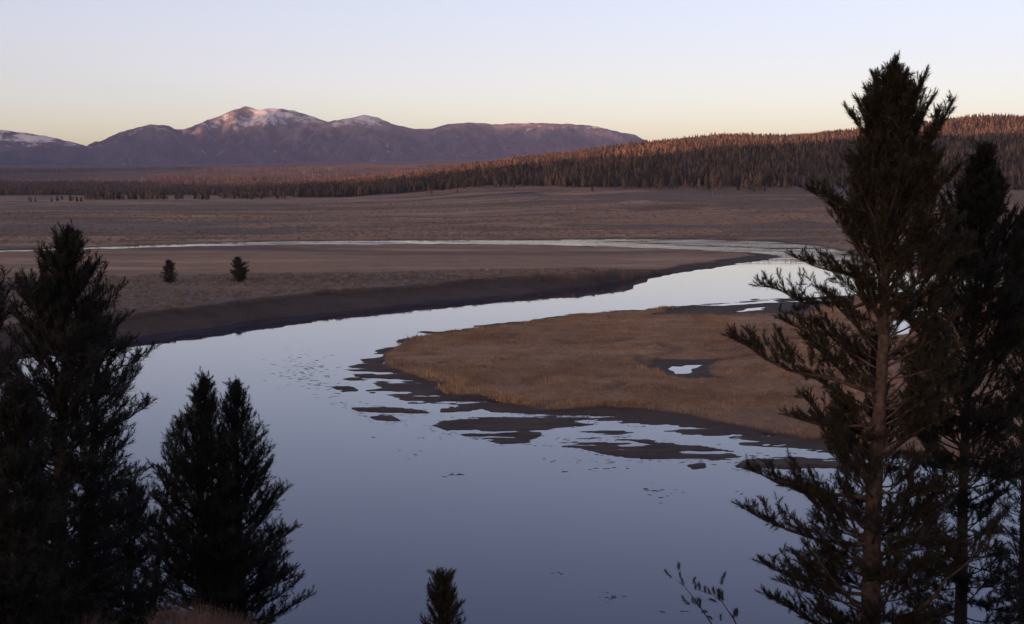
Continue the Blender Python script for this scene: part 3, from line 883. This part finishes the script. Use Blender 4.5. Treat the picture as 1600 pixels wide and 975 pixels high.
def pine(name, label, trunk, d, radii, seed, r_base, whorl=0.36, per=5, shoot=0.16, e_top=60, e_bot=8, bare_low=0.35, needles=22,
         explicit=(), nmat=NEEDLE, bmat=BARK, dens=1.0, limbs_as_parts=False, crown_bottom=1.0, len_rand=(0.55, 1.1), top_pow=1.0, lat_sp=0.17, skip=None, group=None, curl=0.9, top_frac=0.72):
    """trunk: photograph pixels from the tip down at distance d; radii: (pixel row, crown half-width in pixels)"""
    rg = np.random.default_rng(seed)
    tp = [at(a, b_, d) for a, b_ in trunk]
    last = tp[-1]
    zg = float(bluff(np.array([last[0]]), np.array([d]))[0]) if d < 90 else float(ground_z(last[0], d)[0])
    if last[2] > zg - 0.3: tp.append(np.array([last[0] + (last[0] - tp[-2][0]) * 0.2, d, zg - 0.3]))
    tp[0][2] -= shoot * 1.5
    root = link(name, None, None, (tp[-1][0], d, zg)); tag(root, label, 'tree', group)
    off = np.array([tp[-1][0], d, zg])
    zs = np.array([p[2] for p in tp])[::-1]; xs = np.array([p[0] for p in tp])[::-1]
    ztop, zbot = zs[-1], zs[0]
    def axis(z): return np.array([np.interp(z, zs, xs), d + 0.05 * math.sin(z * 0.9 + seed), z])
    m = d / F
    rz = np.array([at(800, py, d)[2] for py, _ in radii])[::-1]; rr = np.array([w * m for _, w in radii])[::-1]
    H = ztop - zbot
    nz = 26
    tv, tf = [], []
    zz_ = np.linspace(zbot, ztop, nz)
    tube(tv, tf, [axis(z) for z in zz_], [r_base * (1 - 0.93 * ((z - zbot) / H) ** 0.9) * (1 + 0.25 * max(0, 1 - (z - zbot) / 0.5)) + 0.006 for z in zz_], 10)
    link('trunk', mesh_np('trunk', np.array(tv) - off, np.array(tf), bmat, True), root)
    P = []; allwood = []; limb_list = []
    z = ztop - 0.12
    zc = zbot + (1 - crown_bottom) * H
    a0 = rg.uniform(0, 6.28)
    while z > max(zc, rz[0] - 0.5, zbot + 0.25):
        f = (ztop - z) / H
        Rr = float(np.interp(z, rz, rr))
        e0 = R(e_top + (e_bot - e_top) * min(1, f * 1.35) ** top_pow)
        for k in range(per):
            a = a0 + k * 2 * math.pi / per + rg.uniform(-.45, .45)
            fac = rg.uniform(*len_rand)
            L = Rr * fac / max(math.cos(e0 * 0.8), 0.35)
            e0k = e0 + rg.normal(0, R(13))
            L = min(L, (ztop - z) * top_frac / max(math.sin(max(e0k + R(14), 0.05)), 0.2))
            ee = e0k + R(12) * curl
            for _ in range(40):                        # the tip stays inside the crown outline at its own height
                if L * math.cos(ee) <= fac * float(np.interp(z + L * math.sin(ee), rz, rr)): break
                L *= 0.93
            if L < 0.08: continue
            if skip and skip(z, a): continue
            w = grow_branch(axis(z + rg.uniform(-.12, .12)), a, L, e0k, e0k + R(22) * curl, rg, P, bare=min(bare_low * min(1, L / 1.2), 0.6), shoot=shoot * (0.85 if L < 0.5 else 1), lat_sp=lat_sp, dens=dens)
            allwood += w
        a0 += 2.4
        z -= whorl * (0.55 + 0.45 * min(1, f * 4)) * rg.uniform(0.8, 1.2)
    # leader
    for q in range(7):
        P.append((axis(ztop - 0.05 * q * (shoot / .16)), UP + rg.normal(size=3) * (0.10 + 0.05 * q), shoot * 1.1))
    for (s_, t_, dy, bare_, foliage) in explicit:
        p0 = at(s_[0], s_[1], d); ax = axis(p0[2]); t0 = at(t_[0], t_[1], d + dy)
        Q = [] if not foliage else P
        w = grow_branch(ax, 0, 1, 0, 0, rg, Q, bare=bare_, shoot=shoot, tip=t0, sag=0.12, dens=dens * 1.15, lat_sp=lat_sp * 0.85)
        if not foliage: w = w[:1]
        path, rads, sd = w[0]
        w[0] = (path, [max(q, 0.008) * 1.3 for q in rads], 6)
        limb_list.append(w)
    for w in limb_list:
        w = [(np.array(p_) - off, r_, s_) for p_, r_, s_ in w]
        link('limb', wood_mesh('limb', w, bmat), root)
    if allwood:
        w = [(np.array(p_) - off, r_, s_) for p_, r_, s_ in allwood]
        tag(link('branches', wood_mesh('branches', w, bmat), root), kind='stuff')
    pos = np.array([p[0] for p in P]) - off
    cr = link('crown', build_shoots('crown', pos, [p[1] for p in P], [p[2] for p in P], needles, nmat, rg), root)
    tag(cr, kind='stuff')
    print(name, 'shoots', len(P))
    return root

# tall pine on the right
EXP = [((1388, 360), (1500, 262), -0.5, .35, True), ((1388, 400), (1512, 378), 0.4, .35, True), ((1384, 470), (1502, 440), -0.4, .35, True), ((1378, 560), (1500, 540), 0.6, .35, True), ((1374, 640), (1496, 610), -0.5, .35, True), ((1370, 820), (1470, 770), 0.5, .3, True),
       ((1383, 330), (1264, 298), -0.3, .35, True), ((1382, 430), (1243, 402), 0.4, .3, True), ((1382, 470), (1188, 447), -0.2, .35, True),
       ((1380, 520), (1222, 500), 0.8, .35, True), ((1372, 610), (1142, 528), -0.6, .3, True), ((1372, 660), (1232, 650), 0.5, .3, True),
       ((1368, 780), (1172, 735), -0.5, .3, True), ((1364, 850), (1158, 792), 0.3, .3, True), ((1360, 930), (1190, 880), -0.4, .3, True), ((1358, 1000), (1196, 930), 0.5, .3, True),
       ((1391, 260), (1328, 178), 0.2, .45, True), ((1393, 225), (1444, 122), 0.1, .4, True), ((1392, 250), (1456, 158), -0.2, .4, True),
       ((1390, 330), (1486, 165), 0.3, .5, True), ((1391, 330), (1466, 182), -0.4, .5, True), ((1388, 420), (1480, 330), -0.8, .35, True), ((1380, 560), (1476, 470), 0.5, .55, True),
       ((1372, 720), (1482, 640), -0.6, .4, True), ((1365, 960), (1425, 735), -0.5, .55, True), ((1366, 1000), (1562, 812), -0.7, .75, True),
       ((1362, 960), (1262, 845), -0.9, .97, False), ((1360, 1040), (1240, 920), -0.5, .97, False), ((1372, 690), (1440, 620), 1.0, .5, True)]
pine('tall_pine', 'tall open-crowned pine rising above the skyline on the right', [(1397, 90), (1395, 200), (1388, 330), (1384, 430), (1378, 560), (1370, 700), (1364, 830), (1360, 975), (1356, 1150)],
     30.0, [(88, 8), (110, 24), (150, 44), (185, 58), (240, 74), (300, 100), (400, 124), (500, 130), (600, 118), (700, 122), (760, 145), (850, 155), (950, 150), (1100, 120)], 11, 0.27,
     whorl=0.31, per=7, shoot=0.145, explicit=EXP, needles=24, dens=1.35, e_top=64, e_bot=8, bare_low=0.34, len_rand=(0.5, 1.12), crown_bottom=0.95, lat_sp=0.14,
     skip=lambda z, a: math.sin(a) < -0.45 and z < 22.5 and random.random() < 0.45)
# second pine at the right edge
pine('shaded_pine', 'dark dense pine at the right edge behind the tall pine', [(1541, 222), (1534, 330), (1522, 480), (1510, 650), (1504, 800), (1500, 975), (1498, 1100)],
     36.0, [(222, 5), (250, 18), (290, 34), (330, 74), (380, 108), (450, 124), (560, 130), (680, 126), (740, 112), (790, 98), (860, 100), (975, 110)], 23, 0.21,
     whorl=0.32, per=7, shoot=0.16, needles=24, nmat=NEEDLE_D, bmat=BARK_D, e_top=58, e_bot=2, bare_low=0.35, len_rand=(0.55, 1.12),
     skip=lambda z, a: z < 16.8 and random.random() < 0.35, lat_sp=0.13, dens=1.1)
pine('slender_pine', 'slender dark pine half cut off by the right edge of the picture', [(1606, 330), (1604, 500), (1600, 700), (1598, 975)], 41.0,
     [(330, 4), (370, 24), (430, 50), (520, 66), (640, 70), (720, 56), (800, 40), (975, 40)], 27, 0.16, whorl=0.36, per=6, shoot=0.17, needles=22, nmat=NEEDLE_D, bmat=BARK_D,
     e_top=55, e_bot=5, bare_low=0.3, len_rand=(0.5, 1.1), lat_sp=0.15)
# left group
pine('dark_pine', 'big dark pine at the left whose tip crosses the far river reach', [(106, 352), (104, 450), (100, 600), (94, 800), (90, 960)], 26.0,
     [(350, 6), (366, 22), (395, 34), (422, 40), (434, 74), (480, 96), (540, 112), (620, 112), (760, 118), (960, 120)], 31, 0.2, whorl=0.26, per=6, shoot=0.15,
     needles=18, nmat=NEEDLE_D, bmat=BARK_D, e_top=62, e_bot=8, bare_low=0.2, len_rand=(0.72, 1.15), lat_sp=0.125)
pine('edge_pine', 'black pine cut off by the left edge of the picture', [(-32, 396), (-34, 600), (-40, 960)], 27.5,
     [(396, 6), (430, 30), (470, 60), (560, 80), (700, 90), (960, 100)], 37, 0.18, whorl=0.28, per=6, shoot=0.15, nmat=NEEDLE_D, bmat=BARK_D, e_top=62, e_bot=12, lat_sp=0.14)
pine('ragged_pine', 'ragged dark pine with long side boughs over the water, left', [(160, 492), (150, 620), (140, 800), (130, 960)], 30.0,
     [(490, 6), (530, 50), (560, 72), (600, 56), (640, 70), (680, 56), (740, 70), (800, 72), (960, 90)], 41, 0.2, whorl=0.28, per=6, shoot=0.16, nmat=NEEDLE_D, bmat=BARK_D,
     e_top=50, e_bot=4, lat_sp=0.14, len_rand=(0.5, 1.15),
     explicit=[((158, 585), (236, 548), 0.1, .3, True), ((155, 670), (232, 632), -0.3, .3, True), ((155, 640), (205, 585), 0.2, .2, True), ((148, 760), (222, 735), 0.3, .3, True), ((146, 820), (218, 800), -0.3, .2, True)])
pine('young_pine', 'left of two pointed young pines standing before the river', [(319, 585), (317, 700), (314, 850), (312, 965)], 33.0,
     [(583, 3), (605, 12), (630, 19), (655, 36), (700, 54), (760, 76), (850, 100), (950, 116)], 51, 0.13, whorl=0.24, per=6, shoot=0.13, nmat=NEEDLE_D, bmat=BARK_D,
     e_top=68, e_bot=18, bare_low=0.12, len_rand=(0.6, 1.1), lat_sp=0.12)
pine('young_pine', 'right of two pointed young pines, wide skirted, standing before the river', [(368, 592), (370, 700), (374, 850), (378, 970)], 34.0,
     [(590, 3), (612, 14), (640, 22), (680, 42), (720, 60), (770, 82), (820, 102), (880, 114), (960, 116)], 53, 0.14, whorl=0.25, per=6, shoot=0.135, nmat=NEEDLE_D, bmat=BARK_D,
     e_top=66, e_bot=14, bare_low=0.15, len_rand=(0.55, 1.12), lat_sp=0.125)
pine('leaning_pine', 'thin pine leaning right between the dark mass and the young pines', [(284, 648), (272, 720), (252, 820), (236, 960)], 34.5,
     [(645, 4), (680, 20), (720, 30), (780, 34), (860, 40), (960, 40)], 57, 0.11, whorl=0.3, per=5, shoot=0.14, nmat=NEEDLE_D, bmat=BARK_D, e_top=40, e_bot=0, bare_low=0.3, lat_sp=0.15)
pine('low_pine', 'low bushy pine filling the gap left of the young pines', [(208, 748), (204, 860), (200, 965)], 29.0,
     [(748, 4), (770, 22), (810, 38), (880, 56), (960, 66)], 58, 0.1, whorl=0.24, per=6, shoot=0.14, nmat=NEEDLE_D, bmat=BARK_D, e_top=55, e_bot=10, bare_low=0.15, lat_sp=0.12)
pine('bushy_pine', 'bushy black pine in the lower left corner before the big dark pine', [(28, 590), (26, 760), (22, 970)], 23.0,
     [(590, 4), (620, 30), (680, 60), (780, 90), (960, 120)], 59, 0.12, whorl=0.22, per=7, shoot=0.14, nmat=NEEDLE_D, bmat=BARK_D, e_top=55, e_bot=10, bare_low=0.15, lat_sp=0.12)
# tip of a sapling at the bottom edge
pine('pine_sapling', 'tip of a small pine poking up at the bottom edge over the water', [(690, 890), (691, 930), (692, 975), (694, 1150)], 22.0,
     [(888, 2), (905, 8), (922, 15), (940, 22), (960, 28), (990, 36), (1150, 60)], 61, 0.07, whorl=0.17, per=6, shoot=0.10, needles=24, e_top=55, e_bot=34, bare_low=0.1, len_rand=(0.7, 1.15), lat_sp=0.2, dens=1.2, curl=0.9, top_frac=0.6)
# two lone pines on the sage terrace
for nm, lab, tr, rad, sd in (('terrace_pine', 'smaller, narrower of the two lone pines on the grey terrace', [(263, 405), (264, 425), (264, 443)], [(405, 3), (411, 7), (420, 9), (430, 11), (441, 9)], 71),
                             ('terrace_pine', 'larger, rounder of the two lone pines on the grey terrace', [(371, 400), (373, 420), (374, 441)], [(400, 5), (406, 11), (416, 13), (428, 18), (438, 13)], 73)):
    wx_, wy_ = W(tr[-1][0], tr[-1][1], 3.0)
    pine(nm, lab, tr, wy_, rad, sd, 0.16, whorl=0.42, per=6, shoot=0.42, needles=14, nmat=NEEDLE_D, bmat=BARK_D, e_top=50, e_bot=5, bare_low=0.1, lat_sp=0.3, dens=1.6, crown_bottom=0.95, len_rand=(0.45, 1.25),
         explicit=[((373, 432), (388, 424), 0.2, .2, True)] if sd == 73 else ())

# sparse sapling shoots beside the tall pine, at the bottom edge
rg = np.random.default_rng(83)
d = 26.0
base = at(1165, 1040, d)
zg = float(bluff(np.array([base[0]]), np.array([d]))[0])
root = link('pine_seedling', None, None, (base[0], d, zg)); tag(root, 'sparse leafy shoots at the bottom edge left of the tall pine', 'sapling')
off = np.array([base[0], d, zg])
P = []
def stem(pp, rads, tufts):
    pts_ = [at(a, b_, d + c_) for a, b_, c_ in pp]
    V, Fc = [], []; tube(V, Fc, [p - off for p in pts_], rads, 6)
    link('stem', mesh_np('stem', np.array(V), np.array(Fc), BARK_D, True), root)
    for (a, b_, c_, ux, uz, s_) in tufts:
        p = at(a, b_, d + c_)
        for q in range(3): P.append((p + rg.normal(size=3) * 0.008, np.array([ux, rg.normal(0, .2), uz]) + rg.normal(size=3) * 0.12, s_ * rg.uniform(.85, 1.1)))
b0 = off.copy()
stem([(1158, 1300, 0), (1135, 1010, 0), (1110, 972, .05), (1095, 950, .1), (1082, 932, .1), (1068, 915, .08), (1058, 908, .05)], [.03, .018, .012, .010, .008, .006, .004],
     [(1068, 914, .08, -.25, 1, .11), (1064, 903, .08, -.3, 1, .10), (1060, 890, .08, -.05, 1, .12), (1044, 899, .05, -.6, 1, .10), (1050, 903, .05, -.5, .6, .07), (1088, 946, .1, .2, 1, .13),
      (1093, 950, .1, .0, 1, .14), (1084, 944, .1, -.3, 1, .11), (1078, 944, .1, -.7, .6, .10), (1070, 940, .1, -.6, 1, .10), (1104, 962, .1, .8, -.5, .10), (1098, 955, .1, .6, -.2, .10)])
stem([(1168, 1300, 0), (1160, 1000, 0), (1148, 970, .0), (1138, 955, -.05), (1128, 940, -.05), (1116, 930, -.08), (1100, 925, -.1), (1086, 920, -.1)], [.03, .018, .012, .010, .008, .006, .005, .004],
     [(1129, 940, -.05, -.1, 1, .16), (1125, 938, -.05, -.3, 1, .15), (1122, 934, -.05, .1, 1, .15), (1118, 928, -.05, -.4, 1, .12), (1120, 940, -.05, -.6, .2, .12), (1127, 914, -.05, .1, 1, .13), (1131, 903, -.05, .1, 1, .10),
      (1110, 928, -.1, -.4, 1, .1), (1102, 926, -.1, -.3, 1, .11), (1093, 922, -.1, -.2, 1, .12), (1086, 922, -.1, .1, 1, .11), (1084, 912, -.1, .0, 1, .11), (1146, 966, 0, .3, 1, .15), (1151, 964, 0, .1, 1, .13), (1126, 970, .0, 0, 1, .10)])
cr = link('crown', build_shoots('crown', np.array([p[0] for p in P]) - off, [p[1] for p in P], [p[2] for p in P], 30, NEEDLE, rg), root); tag(cr, kind='stuff')

# ------------------------------------------------------------------ grasses
def tuft_mesh(name, k, blades, h, w, lean, mat, bw=0.05):
    r = np.random.default_rng(700 + k)
    V = []
    for i in range(blades):
        a = r.uniform(0, 6.28); q = w * math.sqrt(r.random()); t = r.uniform(0, 6.28)
        b0 = np.array([q * math.cos(a), q * math.sin(a), -0.05])
        hh = h * r.uniform(0.55, 1.1)
        tip = b0 + np.array([math.cos(a) * lean * r.uniform(0, 1), math.sin(a) * lean * r.uniform(0, 1), hh])
        s_ = np.array([math.cos(t), math.sin(t), 0]) * bw
        V += [b0 + s_, b0 - s_, tip]
    return mesh_np(name, np.array(V), np.arange(len(V)).reshape(-1, 3), mat, False)

def proto_objs(name, meshes): return [bpy.data.objects.new(name, m) for m in meshes]

def in_view(x, y, mg=140):
    p_ = pxof(x, y); return (p_ > -mg) & (p_ < 1600 + mg)

# golden sedge over the peninsula
x, y = jgrid(-40, 190, 118, 345, 0.62, 11)
k = in_view(x, y); x, y = x[k], y[k]
wx = x + fbm(x, y, 9, 4, 31) * 1.6 * sstep(y, 120, 220); wy = y + fbm(x, y, 9, 4, 37) * 2.6 * sstep(y, 120, 220)
sg = sdf(wx, wy, pen_g)
for p in POOL_MUD: sg = np.minimum(sg, -sdf(wx, wy, p))
cr_ = np.full(len(x), 9.0)
for c in creases: cr_ = np.minimum(cr_, line_dist(wx, wy, c))
for p in ponds: sg = np.minimum(sg, -sdf(wx, wy, p) - 1.0)
k = (sg > 0.1) & (cr_ > 0.9)
x, y, sg = x[k], y[k], sg[k]
z = ground_z(x, y); n = len(x)
sc = rng.uniform(0.6, 1.15, n) * (0.85 + 0.75 * fbm(x, y, 6, 3, 91)) * (1 + 0.35 * (sg < 1.2))
pr = proto_objs('sedge', [tuft_mesh('sedge', q, 9, 0.42, 0.42, 0.22, GRASS, 0.05) for q in range(4)])
tag(scatter_object('meadow_grass', np.stack([x, y, z], 1), rng.uniform(0, 6.28, n), np.stack([sc, sc, sc], 1), rng.integers(0, 4, n), pr),
    'golden brown sedge covering the low river peninsula', 'grass', kind='stuff')
print('sedge', n)
# paler, taller sedge fringe on the lower shore
k = (sg < 2.2) & (pxof(x, y) > 660) & (pxof(x, y) < 1010) & (y < 190)
k &= rng.random(n) < 0.9
x2, y2, z2 = x[k], y[k], z[k]; m = len(x2); sc = rng.uniform(0.8, 1.4, m)
pr = proto_objs('shore_sedge', [tuft_mesh('shore_sedge', 20 + q, 12, 0.62, 0.35, 0.35, REED, 0.05) for q in range(3)])
tag(scatter_object('shore_sedge', np.stack([x2, y2, z2], 1), rng.uniform(0, 6.28, m), np.stack([sc, sc, sc], 1), rng.integers(0, 3, m), pr),
    'pale fringe of taller sedge on the lower edge of the peninsula', 'grass', kind='stuff')
print('fringe', m)
# sagebrush on the terrace across the river
x, y = jgrid(-190, 120, 240, 480, 1.5, 13)
k = in_view(x, y); x, y = x[k], y[k]
s1 = sdf(x, y, sage_p); s2 = sdf(x, y, tongue_top)
k = (s1 > -2) & (s2 > 0.6) & (fbm(x, y, 14, 3, 93) + rng.uniform(-.5, .5, len(x)) > -0.25)
x, y = x[k], y[k]; z = ground_z(x, y); n = len(x)
sc = rng.uniform(0.5, 1.3, n)
pr = proto_objs('sagebrush', [tuft_mesh('sagebrush', 40 + q, 16, 0.5, 0.4, 0.3, SAGE, 0.09) for q in range(4)])
tag(scatter_object('sagebrush', np.stack([x, y, z], 1), rng.uniform(0, 6.28, n), np.stack([sc, sc, sc], 1), rng.integers(0, 4, n), pr),
    'grey sagebrush scattered over the terrace across the river', 'sagebrush', kind='stuff')
print('sage', n)
x, y = jgrid(-420, 560, 560, 1420, 4.2, 19)
k = in_view(x, y, 60) & (sdf(x, y, far_bank, 900.0) > 6) & (fbm(x * 0.4, y, 90, 4, 97) + rng.uniform(-.55, .55, len(x)) > 0.12)
x, y = x[k], y[k]; z = ground_z(x, y); n = len(x); sc = rng.uniform(0.9, 2.4, n)
tag(scatter_object('plain_sagebrush', np.stack([x, y, z], 1), rng.uniform(0, 6.28, n), np.stack([sc, sc, sc * 0.8], 1), rng.integers(0, 4, n), pr),
    'dark sagebrush speckling the plain beyond the far river reach', 'sagebrush', kind='stuff')
print('far sage', n)
# dry grass on the bluff below the left-hand pines
x, y = jgrid(-16, -2, 22, 44, 0.3, 17)
k = (CLEFT(x, y) > 0.35) & (fbm(x, y, 2.6, 3, 95) > 0.06)
x, y = x[k], y[k]; z = bluff(x, y); n = len(x)
sc = rng.uniform(0.7, 1.5, n)
pr = proto_objs('bluff_grass', [tuft_mesh('bluff_grass', 60 + q, 46, 0.42, 0.2, 0.3, BRUSH, 0.006) for q in range(4)])
tag(scatter_object('bluff_grass', np.stack([x, y, z], 1), rng.uniform(0, 6.28, n), np.stack([sc, sc, sc], 1), rng.integers(0, 4, n), pr),
    'dry pinkish grass on the bluff below the left-hand pines', 'grass', kind='stuff')
print('bluff', n)

# floating weed on the river
V, Fc = [], []
rw = np.random.default_rng(5)
def mat_patch(x, y, r):
    b0 = len(V); n = 9
    V.append((x, y, 0.014))
    ph = rw.uniform(0, 6.28); el = rw.uniform(0.3, 0.8)
    for i in range(n):
        a = 2 * math.pi * i / n; q = r * rw.uniform(0.45, 1.2)
        V.append((x + q * math.cos(a), y + q * el * math.sin(a), 0.006))
    for i in range(n): Fc.append((b0, b0 + 1 + i, b0 + 1 + (i + 1) % n))
def cloud(px0, px1, py0, py1, n, r0, r1):
    for i in range(n):
        px = (px0 + px1) / 2 + rw.normal(0, 0.28) * (px1 - px0); py = (py0 + py1) / 2 + rw.normal(0, 0.28) * (py1 - py0)
        x, y = W(px, py); mat_patch(x, y, rw.uniform(r0, r1))
cloud(432, 522, 556, 604, 150, 0.08, 0.42)
cloud(490, 530, 590, 625, 30, 0.1, 0.5)
cloud(700, 726, 738, 746, 9, 0.1, 0.35)
cloud(1000, 1060, 755, 782, 16, 0.1, 0.3)
cloud(935, 975, 925, 942, 10, 0.08, 0.22)
cloud(866, 884, 892, 898, 4, 0.08, 0.18)
cloud(1030, 1075, 953, 957, 8, 0.08, 0.2)
cloud(600, 660, 700, 720, 8, 0.08, 0.25)
cloud(1150, 1165, 768, 776, 4, 0.1, 0.25)
cloud(830, 1110, 705, 735, 50, 0.08, 0.35)
cloud(560, 740, 650, 690, 26, 0.06, 0.3)
for isl in ISLETS[:4]:
    for (a, b_) in isl:
        cloud(a - 14, a + 14, b_ - 3, b_ + 5, 7, 0.05, 0.28)
tag(link('water_weed', mesh_np('water_weed', np.array(V), np.array(Fc), WEED)), 'dark scraps of weed floating on the calm river', 'water weed', kind='stuff')

# a stub of driftwood standing on the upper tip of the peninsula
x, y = W(638, 531, 0.3); zg = max(float(ground_z(x, y)[0]), 0.0)
V, Fc = [], []
tube(V, Fc, [(0, 0, -.2), (.02, 0, .3), (-.05, .02, .65), (-.10, .02, .95)], [.13, .11, .09, .05], 7)
tube(V, Fc, [(0, 0, .35), (.12, .05, .5), (.2, .08, .72)], [.06, .05, .025], 5)
tag(link('driftwood_stump', mesh_np('driftwood_stump', np.array(V), np.array(Fc), BARK_D, True), None, (x, y, zg)), 'dark driftwood stub standing on the upper tip of the peninsula', 'stump')
